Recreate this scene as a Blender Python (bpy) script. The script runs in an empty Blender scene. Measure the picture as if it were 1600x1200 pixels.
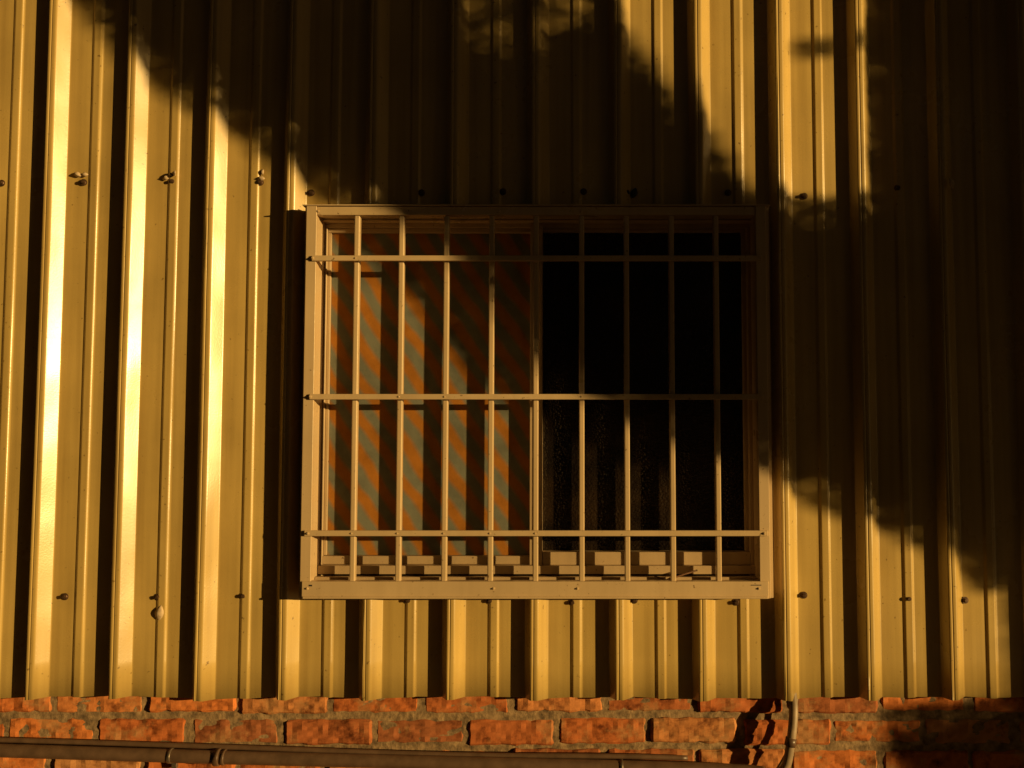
import bpy, bmesh, math, random
import numpy as np
from mathutils import Vector, noise, Matrix
random.seed(4); np.random.seed(4)
scene = bpy.context.scene
ZC = 1.55            # eye height above the ground
AZ, EL = math.radians(62), math.radians(6)
S = Vector((math.sin(AZ)*math.cos(EL), -math.cos(AZ)*math.cos(EL), math.sin(EL)))

# ---------------------------------------------------------------- materials
def newmat(name):
    m = bpy.data.materials.new(name); m.use_nodes = True
    nt = m.node_tree; b = nt.nodes['Principled BSDF']
    return m, nt, b
def N(nt, t, **kw):
    n = nt.nodes.new(t)
    for k, v in kw.items():
        if k in n.inputs: n.inputs[k].default_value = v
        else: setattr(n, k, v)
    return n
def mapping(nt, scale=(1,1,1), rot=(0,0,0)):
    tc = N(nt, 'ShaderNodeTexCoord'); mp = N(nt, 'ShaderNodeMapping')
    mp.inputs['Scale'].default_value = scale; mp.inputs['Rotation'].default_value = rot
    nt.links.new(tc.outputs['Object'], mp.inputs['Vector']); return mp
def ramp(nt, src, stops):
    r = N(nt, 'ShaderNodeValToRGB'); e = r.color_ramp.elements
    while len(e) < len(stops): e.new(0.5)
    for el, (p, c) in zip(e, stops):
        el.position = p; el.color = (*c, 1) if len(c) == 3 else c
    nt.links.new(src, r.inputs[0]); return r
def mul(nt, a, b, fac=1.0):
    m = N(nt, 'ShaderNodeMix', data_type='RGBA', blend_type='MULTIPLY')
    m.inputs[0].default_value = fac
    nt.links.new(a, m.inputs[6]); nt.links.new(b, m.inputs[7]); return m.outputs[2]

def painted_metal(name, col, rough=0.36, dirt=0.25, oil=0.004, streak=True, spec=0.5):
    m, nt, b = newmat(name); L = nt.links.new
    mp = mapping(nt, (1,1,1))
    n1 = N(nt, 'ShaderNodeTexNoise', Scale=2.2, Detail=6.0, Roughness=0.6); L(mp.outputs[0], n1.inputs['Vector'])
    r1 = ramp(nt, n1.outputs[0], [(0.3, tuple(c*(1-dirt) for c in col)), (0.7, tuple(min(1,c*1.06) for c in col))])
    mp2 = mapping(nt, (38,38,1.2))
    n2 = N(nt, 'ShaderNodeTexNoise', Scale=1.0, Detail=5.0); L(mp2.outputs[0], n2.inputs['Vector'])
    r2 = ramp(nt, n2.outputs[0], [(0.3,(0.74,0.71,0.66)), (0.6,(1,1,1))])
    c = mul(nt, r1.outputs[0], r2.outputs[0], 0.85 if streak else 0.3)
    n3 = N(nt, 'ShaderNodeTexNoise', Scale=95.0, Detail=3.0); L(mp.outputs[0], n3.inputs['Vector'])
    r3 = ramp(nt, n3.outputs[0], [(0.25,(0.3,0.24,0.18)), (0.32,(1,1,1))])
    c = mul(nt, c, r3.outputs[0], 0.85)
    if streak:   # scuffs and chips
        mp5 = mapping(nt, (9,9,26), (0,.7,0))
        n6 = N(nt, 'ShaderNodeTexNoise', Scale=3.0, Detail=8.0, Roughness=0.7); L(mp5.outputs[0], n6.inputs['Vector'])
        r6 = ramp(nt, n6.outputs[0], [(0.262,(0.25,0.2,0.15)), (0.29,(1,1,1))])
        c = mul(nt, c, r6.outputs[0], 0.8)
    L(c, b.inputs['Base Color'])
    b.inputs['Specular IOR Level'].default_value = spec
    r4 = ramp(nt, n1.outputs[0], [(0.3,(rough+.08,)*3), (0.7,(rough-.05,)*3)])
    L(r4.outputs[0], b.inputs['Roughness'])
    mp3 = mapping(nt, (1.6,1.6,0.9))
    n4 = N(nt, 'ShaderNodeTexNoise', Scale=3.0, Detail=1.5); L(mp3.outputs[0], n4.inputs['Vector'])
    bu = N(nt, 'ShaderNodeBump', Strength=1.0, Distance=oil*2.2); L(n4.outputs[0], bu.inputs['Height'])
    n5 = N(nt, 'ShaderNodeTexNoise', Scale=260.0, Detail=2.0); L(mp.outputs[0], n5.inputs['Vector'])
    bu2 = N(nt, 'ShaderNodeBump', Strength=0.25, Distance=0.0006); L(n5.outputs[0], bu2.inputs['Height'])
    L(bu.outputs[0], bu2.inputs['Normal']); L(bu2.outputs[0], b.inputs['Normal'])
    return m
M_SHEET = painted_metal('cream_sheet_paint', (0.60,0.42,0.135), 0.28, 0.26, 0.007, True, 0.95)
M_FRAME = painted_metal('beige_frame_paint', (0.62,0.455,0.26), 0.28, 0.22, 0.0006, False, .8)
M_SASH = painted_metal('sash_aluminium', (0.52,0.38,0.22), 0.38, 0.3, 0.0006, False)

def simple(name, col, rough=0.7, metal=0.0, nscale=40, var=0.4, bump=0.001):
    m, nt, b = newmat(name); L = nt.links.new
    mp = mapping(nt)
    n = N(nt, 'ShaderNodeTexNoise', Scale=nscale, Detail=6.0); L(mp.outputs[0], n.inputs['Vector'])
    r = ramp(nt, n.outputs[0], [(0.3, tuple(c*(1-var) for c in col)), (0.7, col)])
    L(r.outputs[0], b.inputs['Base Color']); b.inputs['Roughness'].default_value = rough
    b.inputs['Metallic'].default_value = metal
    bu = N(nt, 'ShaderNodeBump', Strength=0.6, Distance=bump); L(n.outputs[0], bu.inputs['Height'])
    L(bu.outputs[0], b.inputs['Normal']); return m
M_PIPE = simple('brown_conduit_paint', (0.15,0.09,0.055), 0.38, 0, 30, .4, .0006)
M_CABLE = simple('grey_beige_cable', (0.36,0.26,0.16), 0.5, 0, 30, .4, .0005)
M_SCREW = simple('weathered_screw', (0.16,0.09,0.05), 0.5, 0.5, 200, .6, .0004)
M_STRAP = simple('steel_strap', (0.3,0.24,0.18), 0.4, 0.7, 100, .5, .0003)
M_DRYLEAF = simple('dry_leaf', (0.70,0.52,0.32), 0.7, 0, 90, .5, .0008)
M_TWIG = simple('twig_bark', (0.25,0.13,0.07), 0.8, 0, 90, .5, .0005)
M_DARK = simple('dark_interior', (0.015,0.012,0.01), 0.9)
M_GROUND = simple('dry_dirt_ground', (0.12,0.085,0.055), 0.95, 0, 5, .5, .01)
M_BARK = simple('bark', (0.10,0.07,0.05), 0.9, 0, 18, .6, .01)
M_RUBBER = simple('dark_rubber', (0.03,0.025,0.02), 0.7)

def leafmat(name, c1, c2):
    m, nt, b = newmat(name); L = nt.links.new
    g = N(nt, 'ShaderNodeNewGeometry')
    r = ramp(nt, g.outputs['Random Per Island'], [(0, c1), (1, c2)])
    L(r.outputs[0], b.inputs['Base Color']); b.inputs['Roughness'].default_value = 0.55
    return m
M_LEAF = leafmat('tree_leaves', (0.035,0.055,0.015), (0.09,0.11,0.03))

# bricks
def brickmat():
    m, nt, b = newmat('red_brick'); L = nt.links.new
    g = N(nt, 'ShaderNodeNewGeometry')
    r = ramp(nt, g.outputs['Random Per Island'], [(0,(0.36,0.13,0.055)), (0.35,(0.54,0.165,0.05)), (0.7,(0.68,0.22,0.06)), (1,(0.56,0.27,0.11))])
    mp = mapping(nt)
    n = N(nt, 'ShaderNodeTexNoise', Scale=24.0, Detail=7.0, Roughness=0.65); L(mp.outputs[0], n.inputs['Vector'])
    r2 = ramp(nt, n.outputs[0], [(0.32,(0.25,0.19,0.15)), (0.48,(0.82,0.78,0.72)), (0.68,(1,1,1))])
    c = mul(nt, r.outputs[0], r2.outputs[0])
    n3 = N(nt, 'ShaderNodeTexNoise', Scale=7.0, Detail=10.0, Roughness=0.75); L(mp.outputs[0], n3.inputs['Vector'])
    r3 = ramp(nt, n3.outputs[0], [(0.51,(0,0,0)), (0.63,(.8,.8,.8))])
    mx = N(nt, 'ShaderNodeMix', data_type='RGBA'); L(r3.outputs[0], mx.inputs[0]); L(c, mx.inputs[6]); mx.inputs[7].default_value = (0.42,0.235,0.10,1)
    L(mx.outputs[2], b.inputs['Base Color']); b.inputs['Roughness'].default_value = 0.9
    b.inputs['Specular IOR Level'].default_value = 0.2
    bu = N(nt, 'ShaderNodeBump', Strength=0.8, Distance=0.003); L(n.outputs[0], bu.inputs['Height'])
    L(bu.outputs[0], b.inputs['Normal']); return m
M_BRICK = brickmat()
M_MORTAR = simple('sandy_mortar', (0.38,0.25,0.13), 0.95, 0, 60, .7, .007)

def screenmat():
    m, nt, b = newmat('woven_screen'); L = nt.links.new
    mp = mapping(nt, (1,1,1), (0, math.radians(-55), 0))
    w = N(nt, 'ShaderNodeTexWave', wave_type='BANDS', bands_direction='Z', Scale=5.4, Distortion=1.8, Detail=2.5)
    w.inputs['Detail Scale'].default_value = 1.3
    L(mp.outputs[0], w.inputs['Vector'])
    r = ramp(nt, w.outputs[0], [(0.2,(0.62,0.25,0.04)), (0.8,(0.30,0.31,0.24))])
    mp2 = mapping(nt)
    f = N(nt, 'ShaderNodeTexWave', wave_type='BANDS', bands_direction='Z', Scale=110.0, Distortion=0.4); L(mp2.outputs[0], f.inputs['Vector'])
    r2 = ramp(nt, f.outputs[0], [(0.1,(0.5,0.5,0.5)), (0.8,(1,1,1))])
    f2 = N(nt, 'ShaderNodeTexWave', wave_type='BANDS', bands_direction='X', Scale=110.0, Distortion=0.4); L(mp2.outputs[0], f2.inputs['Vector'])
    r4 = ramp(nt, f2.outputs[0], [(0.1,(0.5,0.5,0.5)), (0.8,(1,1,1))])
    n = N(nt, 'ShaderNodeTexNoise', Scale=9.0, Detail=8.0, Roughness=.7); L(mp2.outputs[0], n.inputs['Vector'])
    r3 = ramp(nt, n.outputs[0], [(0.35,(0.45,0.45,0.45)), (0.6,(1,1,1))])
    c = mul(nt, mul(nt, mul(nt, r.outputs[0], r2.outputs[0]), r3.outputs[0], .6), r4.outputs[0])
    L(c, b.inputs['Base Color']); b.inputs['Roughness'].default_value = 0.8
    b.inputs['Specular IOR Level'].default_value = 0.1
    return m
M_SCREEN = screenmat()
def glassmat():
    m, nt, b = newmat('patterned_dark_glass'); L = nt.links.new
    mp = mapping(nt)
    v = N(nt, 'ShaderNodeTexVoronoi', Scale=170.0); L(mp.outputs[0], v.inputs['Vector'])
    n = N(nt, 'ShaderNodeTexNoise', Scale=8.0, Detail=6.0); L(mp.outputs[0], n.inputs['Vector'])
    r = ramp(nt, n.outputs[0], [(0.4,(0.006,0.004,0.003)), (0.75,(0.026,0.015,0.007))])
    L(r.outputs[0], b.inputs['Base Color']); b.inputs['Roughness'].default_value = 0.2
    b.inputs['Specular IOR Level'].default_value = 0.5
    bu = N(nt, 'ShaderNodeBump', Strength=0.9, Distance=0.002); L(v.outputs['Distance'], bu.inputs['Height'])
    L(bu.outputs[0], b.inputs['Normal']); return m
M_GLASS = glassmat()

# ---------------------------------------------------------------- helpers
def empty(name, loc=(0,0,0)):
    o = bpy.data.objects.new(name, None); scene.collection.objects.link(o); o.location = loc; return o
def meshobj(name, verts, faces, mat, parent=None, smooth=False):
    me = bpy.data.meshes.new(name); me.from_pydata([tuple(v) for v in verts], [], faces); me.update()
    o = bpy.data.objects.new(name, me); scene.collection.objects.link(o)
    if mat: me.materials.append(mat)
    if smooth: me.polygons.foreach_set('use_smooth', [True]*len(me.polygons))
    if parent: o.parent = parent
    return o
def box(name, x0,x1,y0,y1,z0,z1, mat, parent=None, bev=0.0012):
    z0 += ZC; z1 += ZC
    v = [(x,y,z) for x in (x0,x1) for y in (y0,y1) for z in (z0,z1)]
    f = [(0,1,3,2),(4,6,7,5),(0,4,5,1),(2,3,7,6),(0,2,6,4),(1,5,7,3)]
    o = meshobj(name, v, f, mat, parent)
    if bev:
        b = o.modifiers.new('bevel','BEVEL'); b.width = bev; b.segments = 3; b.limit_method = 'NONE'
    return o
def tube(name, pts, radii, mat, parent=None, sides=16):
    verts, faces = [], []
    pts = [Vector(p) for p in pts]
    for i, p in enumerate(pts):
        t = (pts[min(i+1,len(pts)-1)] - pts[max(i-1,0)]).normalized()
        a = t.cross(Vector((0.0,1,0.1))).normalized(); c = t.cross(a)
        for s in range(sides):
            th = 2*math.pi*s/sides
            verts.append(p + (a*math.cos(th) + c*math.sin(th))*radii[i])
    for i in range(len(pts)-1):
        for s in range(sides):
            s2 = (s+1) % sides
            faces.append((i*sides+s, i*sides+s2, (i+1)*sides+s2, (i+1)*sides+s))
    faces.append(tuple(range(sides))[::-1]); faces.append(tuple((len(pts)-1)*sides+s for s in range(sides)))
    return meshobj(name, verts, faces, mat, parent, True)
def smoothpath(pts, n=8):
    P = [Vector(p) for p in pts]; out = []
    P = [P[0]*2-P[1]] + P + [P[-1]*2-P[-2]]
    for i in range(1, len(P)-2):
        for k in range(n):
            t = k/n; a,b,c,d = P[i-1],P[i],P[i+1],P[i+2]
            out.append(0.5*((2*b)+(-a+c)*t+(2*a-5*b+4*c-d)*t*t+(-a+3*b-3*c+d)*t**3))
    out.append(P[-2]); return out

# ---------------------------------------------------------------- corrugated wall
PITCH, X0 = 0.2129, -0.0755
RH = 0.028
def fillet(poly, rad, seg=4):
    out = [poly[0]]
    for i in range(1, len(poly)-1):
        p, a, b = Vector(poly[i]), Vector(poly[i-1]), Vector(poly[i+1])
        r = rad[i]
        d1, d2 = (a-p).normalized(), (b-p).normalized()
        q0, q1 = p + d1*r, p + d2*r
        e0, e1 = p + d1*min(r*1.5, (a-p).length*.5), p + d2*min(r*1.5,(b-p).length*.5)
        out.append(tuple(e0))
        for k in range(seg+1):
            t = k/seg
            out.append(tuple(q0*(1-t)**2 + p*2*t*(1-t) + q1*t*t))
        out.append(tuple(e1))
    out.append(poly[-1]); return out
unit = [(-0.037,0,.002), (-0.023,-RH,.003), (-0.017,-RH,.0010), (-0.0150,-RH+.0015,.0008), (-0.013,-RH,.0010), (-0.004,-RH,.004), (0.022,0,.002),
        (0.080,0,.002), (0.086,-0.0045,.002), (0.103,-0.0045,.002), (0.109,0,.002)]
poly, rad = [(X0-14.5*PITCH, 0)], [0]
for k in range(-14, 17):
    jx = random.uniform(-.002,.002)
    for (x,y,r) in unit:
        poly.append((X0+k*PITCH+x+jx, y)); rad.append(r)
poly.append((X0+17*PITCH, 0)); rad.append(0)
prof = fillet(poly, rad)
OX0, OX1, OZ0, OZ1 = -0.655, 0.485, -0.385, 0.575     # window opening
def insx(x):
    for i in range(len(prof)-1):
        if prof[i][0] < x < prof[i+1][0]:
            t = (x-prof[i][0])/(prof[i+1][0]-prof[i][0])
            prof.insert(i+1, (x, prof[i][1]*(1-t)+prof[i+1][1]*t)); return
insx(OX0); insx(OX1)
zr = sorted(set([-0.664, OZ0, OZ1] + [round(-0.66+0.09*i,4) for i in range(1, 38)]))
verts, faces = [], []
nx = len(prof)
for iz, z in enumerate(zr):
    for (x, y) in prof:
        w = noise.noise(Vector((x*2.3, z*1.3, 0.3)))
        dz = 0.0
        if iz == 0:
            dz = 0.006*noise.noise(Vector((x*5, 3.3, 0))) + 0.004*noise.noise(Vector((x*23, 1.3, 0)))
        lean = 0.0022*noise.noise(Vector((round((x-X0)/PITCH)*7.7, z*0.8, 4.4)))
        verts.append((x+lean, y + 0.0016*w, z+dz+ZC))
for iz in range(len(zr)-1):
    for ix in range(nx-1):
        xm, zm = (prof[ix][0]+prof[ix+1][0])/2, (zr[iz]+zr[iz+1])/2
        if OX0 < xm < OX1 and OZ0 < zm < OZ1: continue
        a = iz*nx+ix
        faces.append((a, a+1, a+nx+1, a+nx))
wall = empty('corrugated_metal_wall')
sheet = meshobj('corrugated_sheet', verts, faces, M_SHEET, wall, True)
so = sheet.modifiers.new('thick','SOLIDIFY'); so.thickness = 0.0012; so.offset = -1
def screw(x, z, parent, y=0.0, mat=M_SCREW, sc=(1,1,1)):
    bm = bmesh.new()
    def cyl(r, h, yy, seg, r2=None):
        res = bmesh.ops.create_cone(bm, cap_ends=True, segments=seg, radius1=r, radius2=r2 if r2 else r, depth=h)
        bmesh.ops.rotate(bm, verts=res['verts'], cent=(0,0,0), matrix=Matrix.Rotation(math.radians(90),3,'X'))
        bmesh.ops.translate(bm, verts=res['verts'], vec=(0, yy, 0))
    cyl(0.0078, 0.0022, -0.0011, 20)
    cyl(0.0062, 0.0018, -0.0030, 20, 0.0050)
    cyl(0.0043, 0.0062, -0.0066, 6)
    me = bpy.data.meshes.new('hex_screw'); bm.to_mesh(me); bm.free(); me.materials.append(mat)
    o = bpy.data.objects.new('hex_screw', me); scene.collection.objects.link(o)
    o.location = (x, y-0.001, z+ZC); o.rotation_euler = (random.uniform(-.08,.08), random.uniform(0,1), random.uniform(-.08,.08)); o.parent = parent
    o.scale = sc
for x, z in [(-1.284,.672),(-1.049,.674),(-.817,.672),(-.682,.644),(-.391,.644),(-.176,.647),(.037,.647),(.418,.644),(.619,.635),(.866,.657),
             (-1.297,-.409),(-1.058,-.41),(-.838,-.407),(-.415,-.418),(-.204,-.419),(.008,-.423),(.166,-.418),(.428,-.423),(.602,-.405),(.871,-.414),(1.016,-.418),
             (-1.50,.67),(-1.71,.67),(1.24,.66),(1.46,.66),(1.23,-.41),(1.45,-.41),(-1.51,-.41),(-1.72,-.41)]:
    screw(x, z, wall, sc=(1.15,1,1.15))

# ---------------------------------------------------------------- brick wall
bw = empty('brick_wall')
BY = 0.022
CH, BL = 0.0785, 0.2365
ztop = -0.717 + CH
tx = bpy.data.textures.new('roughness','CLOUDS'); tx.noise_scale = 0.03; tx.noise_depth = 4
for name, rows, lev in (('bricks_upper', range(0,4), 4), ('bricks_lower', range(4,13), 1)):
    bm = bmesh.new()
    for row in rows:
        zt = ztop - row*CH - 0.008; zb = zt - CH + 0.016
        if zb < -ZC: zb = -ZC-0.02
        off = -0.378 if row % 2 == 0 else -0.263
        for i in range(-12, 16):
            xa = off + i*BL + random.uniform(-.005,.005); xb = xa + BL - 0.0155 + random.uniform(-.006,.004)
            yy = BY + random.uniform(-.006,.003)
            dz1, dz2 = random.uniform(-.003,.004), random.uniform(-.004,.003)
            vs = [bm.verts.new((x, y, z+ZC)) for x in (xa,xb) for y in (yy, yy+.05) for z in (zb+dz1, zt+dz2)]
            for f in [(0,1,3,2),(4,6,7,5),(0,4,5,1),(2,3,7,6),(0,2,6,4),(1,5,7,3)]:
                bm.faces.new([vs[j] for j in f])
    me = bpy.data.meshes.new(name); bm.to_mesh(me); bm.free(); me.materials.append(M_BRICK)
    bo = bpy.data.objects.new(name, me); scene.collection.objects.link(bo); bo.parent = bw
    md = bo.modifiers.new('bevel','BEVEL'); md.width = .005; md.segments = 1
    md = bo.modifiers.new('sub','SUBSURF'); md.subdivision_type = 'SIMPLE'; md.levels = lev; md.render_levels = lev
    md = bo.modifiers.new('disp','DISPLACE'); md.texture = tx; md.texture_coords = 'GLOBAL'; md.strength = 0.013; md.mid_level = 0.5
box('mortar', -3.2, 3.6, BY+.0035, BY+.08, -ZC, ztop-.001, M_MORTAR, bw, 0)

# ---------------------------------------------------------------- building body
bd = empty('warehouse_building')
box('room_back', -3.2,3.6, 3.0,3.1, -ZC,2.66, M_DARK, bd, 0)
box('room_side', -3.3,-3.2, 0.03,3.1, -ZC,2.66, M_SHEET, bd, 0)
box('room_side_far', 3.6,3.7, 0.03,3.1, -ZC,2.66, M_SHEET, bd, 0)
box('roof', -3.4,3.8, -0.12,3.2, 2.67,2.72, M_SHEET, bd, 0)
box('room_floor', -3.2,3.6, .11,3.0, -ZC+.02,-ZC+.06, M_DARK, bd, 0)

# ---------------------------------------------------------------- window
win = empty('sliding_window')
JX0, JX1, JZ0, JZ1 = -0.650, 0.4785, -0.360, 0.568
box('jamb', JX0-.004, JX0, -.004, .075, JZ0-.02, JZ1+.01, M_FRAME, win, 0)
box('jamb', JX1, JX1+.004, -.004, .075, JZ0-.02, JZ1+.01, M_FRAME, win, 0)
box('head', JX0, JX1, -.004, .075, JZ1, JZ1+.004, M_FRAME, win, 0)
box('frame_top', JX0+.0005, JX1-.0005, .022, .07, .557, JZ1-.0005, M_SASH, win)
box('frame_left', JX0+.0005, JX0+.006, .020, .07, JZ0, .5565, M_SASH, win)
box('frame_right', .469, JX1-.0005, .010, .07, JZ0, .5565, M_SASH, win)
box('screen_top_rail', JX0+.0065, -.105, .030,.048, .545,.5563, M_SASH, win)
box('screen_stile', JX0+.0065, JX0+.014, .0305,.048, -.308,.5445, M_SASH, win)
box('meeting_stile', -.104, -.071, .010, .05, -.330, .5563, M_SASH, win)
box('meeting_stile_lip', -.079, -.0715, .002, .0095, -.330, .5563, M_SASH, win)
box('screen_bottom_rail', JX0+.0065, -.105, .024, .045, -.330, -.309, M_SASH, win)
box('glass_top_rail', -.070, .4685, .030,.05, .547,.5563, M_SASH, win)
box('glass_bottom_rail', -.070, .4685, .010, .05, -.330, -.297, M_SASH, win)
box('glass_stile', .459, .4685, .0305, .05, -.2965, .5465, M_SASH, win)
box('screen', JX0+.0145, -.105, .041, .044, -.3085,.5445, M_SCREEN, win, 0)
box('glass', -.0705, .4585, .042, .046, -.2965,.5465, M_GLASS, win, 0)
box('track_back', JX0+.0005, JX1-.0005, -.002, .07, -.352, -.3305, M_SASH, win)
box('track_front', JX0+.0005, JX1-.0005, -.024, -.0025, -.40, -.356, M_SASH, win)
box('sill_tray', JX0+.0005, JX1-.0005, -.030, .07, -.402, -.388, M_SASH, win)
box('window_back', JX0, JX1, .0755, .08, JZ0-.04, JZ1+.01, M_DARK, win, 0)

# ---------------------------------------------------------------- grille
gr = empty('window_security_grille')
G = .974
yf = -.062
L0, L1, R0, R1 = -.694*G, -.667*G, .490*G, .517*G
T1, T0, B1, B0 = .609*G, .5836*G, -.3699*G, -.4139*G
box('side_left', L0, L1, yf, yf+.026, B0, T1, M_FRAME, gr)
box('side_left_web', L0+.012, L1-.001, yf+.0265, .004, B0, T1, M_FRAME, gr)
box('side_left_flange', L0-.012, L0+.0115, -.031, -.0295, B0-.004, T1+.006, M_FRAME, gr, .0004)
box('side_right', R0, R1, yf, yf+.026, B0, T1, M_FRAME, gr)
box('side_right_web', R0+.001, R1-.010, yf+.0265, .004, B0, T1, M_FRAME, gr)
box('side_right_flange', R1-.009, R1+.014, -.031,-.0295, B0-.004, T1+.006, M_FRAME, gr, .0004)
box('top', L1+.0005, R0-.0005, yf+.003, yf+.029, T0+.002, T1-.001, M_FRAME, gr)
box('top_web', L1+.0005, R0-.0005, yf+.0295, .004, T0+.006, T0+.012, M_FRAME, gr, .0006)
box('top_flashing', L0-.010, R1+.012, yf-.003, -.001, T1+.0005, T1+.0035, M_FRAME, gr, .0005)
box('bottom', L0+.006, R1-.006, yf-.004, yf+.022, B0-.0005, B1, M_FRAME, gr)
box('bottom_lip', L0+.010, R1-.010, yf-.009, yf-.0045, B0+.001, B0+.006, M_FRAME, gr, .0006)
box('bottom_web', L1, R0, yf+.0225, -.002, B0+.001, B0+.006, M_FRAME, gr, .0005)
hz = [.469*G, .105*G, -.2472*G]
for i, z in enumerate(hz):
    e = 0.003 if i < 2 else -.004
    box('rail', L0+.014+e, R1-.010-e, yf-.006, yf+.0055, z-.0070, z+.0070, M_FRAME, gr, .0016)
for i in range(9):
    x = (-.562+.1186*i)*G + random.uniform(-.001,.001)
    box('bar', x-.0068, x+.0068, yf+.006, yf+.0270, B1-.003, T0+.0015, M_FRAME, gr, .0030)
    for z in hz:
        if random.random() < .4:
            screw(x, z, gr, yf-.0055, M_FRAME, (.34,.2,.34))
for z in hz:
    for x in (L0+.020, R1-.015):
        screw(x, z, gr, yf-.0055, M_FRAME, (.5,.4,.5))
for x in (L0+.02, -.19, .02, R1-.03):
    screw(x, (B0+B1)/2+.004, gr, yf-.003, M_FRAME, (.45,.4,.45))
    screw(x+.01, T0+.012, gr, yf+.003, M_FRAME, (.45,.4,.45))
box('drain_slot', L0+.024, L0+.032, yf-.0046, yf-.0041, B1-.012, B1-.008, M_RUBBER, gr, 0)
box('drain_slot', R1-.05, R1-.024, yf-.0046, yf-.0041, B1-.010, B1-.008, M_RUBBER, gr, 0)

# ---------------------------------------------------------------- conduit
cd = empty('electrical_conduit')
pts = [(-3.1,-.02,-.742),(-2.2,-.02,-.768),(-1.45,-.02,-.789),(-.888,-.02,-.806),(-.3,-.02,-.820),(.13,-.02,-.830),(.40,-.022,-.838),(.49,-.03,-.842)]
P = smoothpath([(x,y,z+ZC) for x,y,z in pts], 10)
tube('main_pipe', P, [.0165]*len(P), M_PIPE, cd, 20)
P2 = smoothpath([(x,y+.012,z+ZC+.020+.004*math.sin(x*4)) for x,y,z in pts[:6]]+[(.3,.0,-.815+ZC)], 10)
tube('thin_cable', P2, [.0065]*len(P2), M_PIPE, cd, 10)
vp = [(.47,-.03,-.845),(.515,-.036,-.842),(.540,-.040,-.822),(.551,-.040,-.78),(.559,-.036,-.735),(.566,-.024,-.69),(.568,-.004,-.650),(.568,.008,-.62)]
P = smoothpath([(x,y,z+ZC) for x,y,z in vp], 8)
tube('riser', P, [.0115]*len(P), M_CABLE, cd, 14)
vp2 = [(.512,-.012,-.86),(.548,-.014,-.80),(.568,-.008,-.74),(.574,-.006,-.70),(.580,-.000,-.66),(.580,.010,-.62)]
P = smoothpath([(x,y,z+ZC) for x,y,z in vp2], 8)
tube('riser_cable', P, [.0045]*len(P), M_CABLE, cd, 10)
tube('riser_clip', [(.551,-.040,-.772+ZC),(.556,-.038,-.752+ZC)], [.0140,.0140], M_PIPE, cd, 16)
def ring(name, x, z, w, r, mat):
    tube(name, [(x-w/2,-.02,z+ZC+.0135*w),(x-w/2+.001,-.02,z+ZC),(x+w/2-.001,-.02,z+ZC),(x+w/2,-.02,z+ZC)], [r-.001,r,r,r-.001], mat, cd, 20)
ring('coupling', -.888,-.806,.012,.0215,M_PIPE); ring('coupling', -.872,-.8065,.008,.019,M_PIPE)
for x,z in ((-1.007,-.8025),(.13,-.830)):
    ring('strap', x, z, .009, .0185, M_STRAP)
    box('strap_tab', x-.006,x+.006,-.006,.022, z+.016,z+.020, M_STRAP, cd, .0005)
    box('strap_tab', x-.006,x+.006,.0,.012, z-.040,z-.016, M_STRAP, cd, .0005)

# ---------------------------------------------------------------- small debris
def leaf(name, x, y, z, size, rot, mat=M_DRYLEAF, curl=.5):
    v, f = [], []
    n = 6
    for i in range(n+1):
        t = i/n; w = math.sin(math.pi*min(1,t*0.97+.02))**.8*0.32*size
        cy = -curl*size*.4*math.sin(t*math.pi)
        for s in (-1,-.5,0,.5,1):
            v.append((s*w, cy + abs(s)*w*curl*1.2, t*size))
    for i in range(n):
        for j in range(4):
            a = i*5+j; f.append((a,a+1,a+6,a+5))
    o = meshobj(name, v, f, mat, None, True)
    sl = o.modifiers.new('t','SOLIDIFY'); sl.thickness = .0006
    o.location = (x,y,z+ZC); o.rotation_euler = rot; return o
leaf('dry_leaf', -1.052,-.003,-.472,.042,(.1,.1,.3),curl=.5)
leaf('dry_leaf', 1.002,-.028,.648,.030,(.1,-.5,.4))
for (x,z,s) in [(-1.289,.688,.022),(-1.270,.692,.020),(-1.054,.688,.022),(-1.040,.693,.024),(-.824,.682,.022),(-.810,.690,.018)]:
    leaf('dry_leaf', x, -.006, z, s, (random.uniform(-.3,.5), random.uniform(-2,2), random.uniform(-1,1)), curl=.9)
leaf('dead_insect', .166,-.004,.630,.028,(.1,.3,.2), M_RUBBER, .4)
leaf('dead_insect', .158,-.006,.640,.018,(.1,-.9,.2), M_RUBBER, .4)
P = smoothpath([(.225,-.03,-.375+ZC),(.255,-.028,-.362+ZC),(.285,-.03,-.350+ZC),(.325,-.028,-.338+ZC)],6)
tube('twig', P, [.0022]*len(P), M_TWIG, None, 8)
P = smoothpath([(.215,-.03,-.352+ZC),(.245,-.028,-.362+ZC),(.29,-.03,-.372+ZC)],6)
tube('twig', P, [.0016]*len(P), M_TWIG, None, 8)
leaf('dry_leaf', .262,-.030,-.385,.03,(.6,1.2,.3))

# ---------------------------------------------------------------- tree beside the wall (gives the big shadow)
tree = empty('shade_tree')
K = 0.00167
def pm(pts): return np.array([((u-890)*K, (683-v)*K) for u, v in pts])
crown = pm([(95,0),(165,78),(232,140),(330,192),(400,245),(470,300),(560,360),(622,405),(700,480),(761,570),(830,630),(950,690),(1043,730),
            (1195,765),(1270,800),(1340,820),(1400,845),(1490,895),(1512,925),(1555,925),(1560,1010),(1566,1080),(1400,1092),(1400,1260),(1500,1400),(2500,1300),(2900,600),(2800,-200),(2400,-800),
            (1800,-1100),(1000,-1050),(300,-850),(-60,-500),(0,-200),(60,-60)])
gap1 = pm([(965,-60),(955,0),(1000,52),(1060,130),(1110,185),(1140,225),(1170,275),(1215,300),(1335,300),(1340,180),(1335,90),(1342,0),(1340,-70),(1150,-120)])
gap2 = pm([(735,-30),(735,0),(752,22),(800,32),(840,22),(850,0),(840,-30)])
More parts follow.
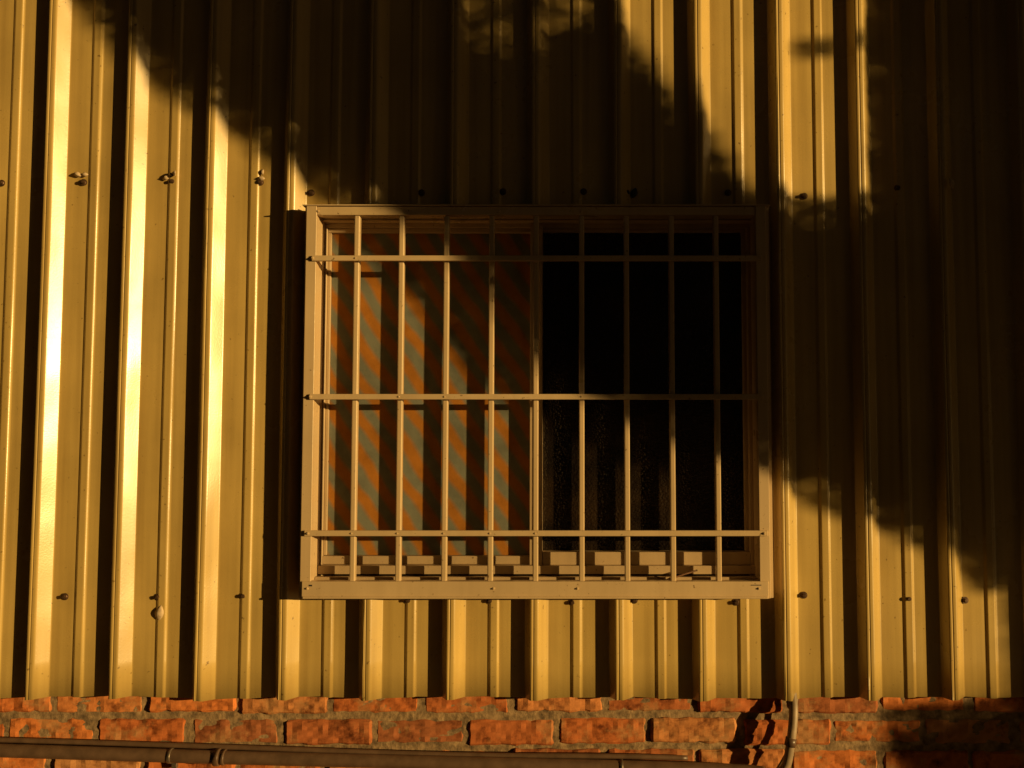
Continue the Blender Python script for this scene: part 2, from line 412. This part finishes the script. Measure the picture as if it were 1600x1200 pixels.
blot = pm([(1235,62),(1262,48),(1300,50),(1345,30),(1345,66),(1300,78),(1250,80)])
def inside(px, pz, poly):
    r = np.zeros(len(px), bool); n = len(poly)
    for i in range(n):
        x1,z1 = poly[i]; x2,z2 = poly[(i+1)%n]
        c = ((z1>pz)!=(z2>pz)) & (px < (x2-x1)*(pz-z1)/(z2-z1+1e-12)+x1)
        r ^= c
    return r
def dist(px, pz, poly):
    d = np.full(len(px), 1e9); n = len(poly)
    for i in range(n):
        a = poly[i]; b = poly[(i+1)%n]; ab = b-a; L2 = (ab**2).sum()+1e-12
        t = np.clip(((px-a[0])*ab[0]+(pz-a[1])*ab[1])/L2,0,1)
        d = np.minimum(d, np.hypot(px-a[0]-t*ab[0], pz-a[1]-t*ab[1]))
    return d
Sv = np.array(S)
def quads(c, size, w):
    n = len(c)
    a = np.random.normal(size=(n,3)); a /= np.linalg.norm(a,axis=1)[:,None]
    b = np.cross(a, np.random.normal(size=(n,3))); b /= np.linalg.norm(b,axis=1)[:,None]
    s = size*np.random.uniform(.7,1.2,n)[:,None]
    return np.stack([c-a*s, c+b*s*w, c+a*s, c-b*s*w],1).reshape(-1,3)
def scatter(n, size, near, far, w=.42):
    px = np.random.uniform(-1.7, 3.4, n); pz = np.random.uniform(-1.25, 3.05, n)
    ok = inside(px,pz,crown) & ~inside(px,pz,gap1) & ~inside(px,pz,gap2)
    px, pz = px[ok], pz[ok]
    d = np.minimum(np.minimum(dist(px,pz,crown), dist(px,pz,gap1)), dist(px,pz,gap2))
    ok = (d > near) & (d < far); px, pz = px[ok], pz[ok]
    n = len(px); t = 4.0 + np.random.uniform(-.55,.7,n)
    c = np.stack([px, np.zeros(n), pz+ZC],1) + Sv*t[:,None]
    return quads(c, size, w)
def sparse(poly, n):
    lo, hi = poly.min(0), poly.max(0)
    p = np.random.uniform(lo, hi, (n,2)); p = p[inside(p[:,0],p[:,1],poly)]
    c = np.stack([p[:,0], np.zeros(len(p)), p[:,1]+ZC],1) + Sv*(4.2+np.random.uniform(-.3,.3,len(p)))[:,None]
    return quads(c, .012, .42)
V = np.concatenate([scatter(100000,.055,.10,9,.5), scatter(340000,.015,.006,.16), sparse(blot,220), sparse(gap2,700)])
def quadmesh(o, V):
    me = o.data; nq = len(V)//4
    me.vertices.add(len(V)); me.vertices.foreach_set('co', V.ravel())
    me.loops.add(nq*4); me.loops.foreach_set('vertex_index', np.arange(nq*4))
    me.polygons.add(nq); me.polygons.foreach_set('loop_start', np.arange(nq)*4)
    me.update(calc_edges=True); me.validate()
quadmesh(meshobj('foliage', [], [], M_LEAF, tree), V)
def q(x, z, t=4.1):
    return Vector((x,0,z+ZC)) + S*t
base = q(2.0, -ZC-.45); base.z = -0.05
def limb(name, pts, r0, r1):
    P = smoothpath(pts, 6); n = len(P)
    tube(name, P, [r0+(r1-r0)*i/(n-1) for i in range(n)], M_BARK, tree, 12)
limb('trunk', [base, q(1.95,-.9), q(1.9,-.2,4.0), q(1.75,.5), q(1.7,1.2), q(1.6,2.2)], .13, .03)
limb('limb', [q(1.9,-.2,4.0), q(1.2,.15), q(.5,.35), q(-.2,.7), q(-.8,1.2)], .06, .012)
limb('limb', [q(1.85,.1,4.0), q(2.3,.6), q(2.8,1.1)], .06, .012)
limb('limb', [q(1.75,.7), q(1.3,1.3), q(.6,1.9), q(-.2,2.2)], .05, .012)
limb('limb', [q(1.93,-.6,4.0), q(2.3,-.3), q(2.7,-.1)], .04, .012)
limb('twig', [q(1.3,1.25), q(1.0,1.12,4.15), q(.76,1.06,4.2), q(.6,1.03,4.2)], .005, .002)

# ---------------------------------------------------------------- ground and hedge added behind the camera
meshobj('ground', [(-400,-400,0),(400,-400,0),(400,400,0),(-400,400,0)], [(0,1,2,3)], M_GROUND)
added_hedge = empty('added_hedge')  # unseen, added to darken glass reflections and cut sky light on the wall
n = 30000
c = np.stack([np.random.uniform(-16,7.5,n), -8.5+np.random.normal(0,.45,n), np.random.uniform(0,4.6,n)],1)
c[:,2] *= 0.9+0.12*np.sin(c[:,0]*1.3)+.06*np.sin(c[:,0]*3.7)
quadmesh(meshobj('added_hedge_leaves', [], [], M_LEAF, added_hedge), quads(c, .15, .5))
for i in range(12):
    x = -15+i*2
    tube('added_hedge_stem', [(x,-8.5,-.05),(x+.1,-8.5,1.5),(x-.1,-8.5,3.2)], [.09,.06,.02], M_BARK, added_hedge, 8)

# ---------------------------------------------------------------- light
w = bpy.data.worlds.new('World'); scene.world = w; w.use_nodes = True
nt = w.node_tree; bg = nt.nodes['Background']
sky = nt.nodes.new('ShaderNodeTexSky'); sky.sky_type = 'NISHITA'; sky.sun_disc = False
sky.sun_elevation = EL; sky.sun_rotation = math.atan2(S.x, S.y); sky.dust_density = 8.0; sky.ozone_density = 0.2
mx = nt.nodes.new('ShaderNodeMix'); mx.data_type = 'RGBA'; mx.blend_type = 'MULTIPLY'; mx.inputs[0].default_value = 1
mx.inputs[7].default_value = (1.0,.88,.70,1)      # warm white balance of the late-evening sky
nt.links.new(sky.outputs[0], mx.inputs[6]); nt.links.new(mx.outputs[2], bg.inputs[0]); bg.inputs[1].default_value = 0.006
sl = bpy.data.lights.new('sun','SUN'); sl.energy = 5.0; sl.angle = math.radians(.5); sl.color = (1.0,.66,.24)
so_ = bpy.data.objects.new('sun', sl); scene.collection.objects.link(so_)
so_.rotation_euler = S.to_track_quat('Z','Y').to_euler(); so_.location = S*20

# ---------------------------------------------------------------- camera
cam = bpy.data.cameras.new('camera'); co = bpy.data.objects.new('camera', cam); scene.collection.objects.link(co)
co.location = (0,-2.333,ZC); co.rotation_euler = (math.radians(93.4),0,0)
cam.lens = 31.5; cam.sensor_width = 36; cam.shift_x = -.05625; cam.clip_end = 1500; cam.clip_start = .05
scene.camera = co
scene.view_settings.view_transform = 'Standard'; scene.view_settings.look = 'None'; scene.view_settings.exposure = 0
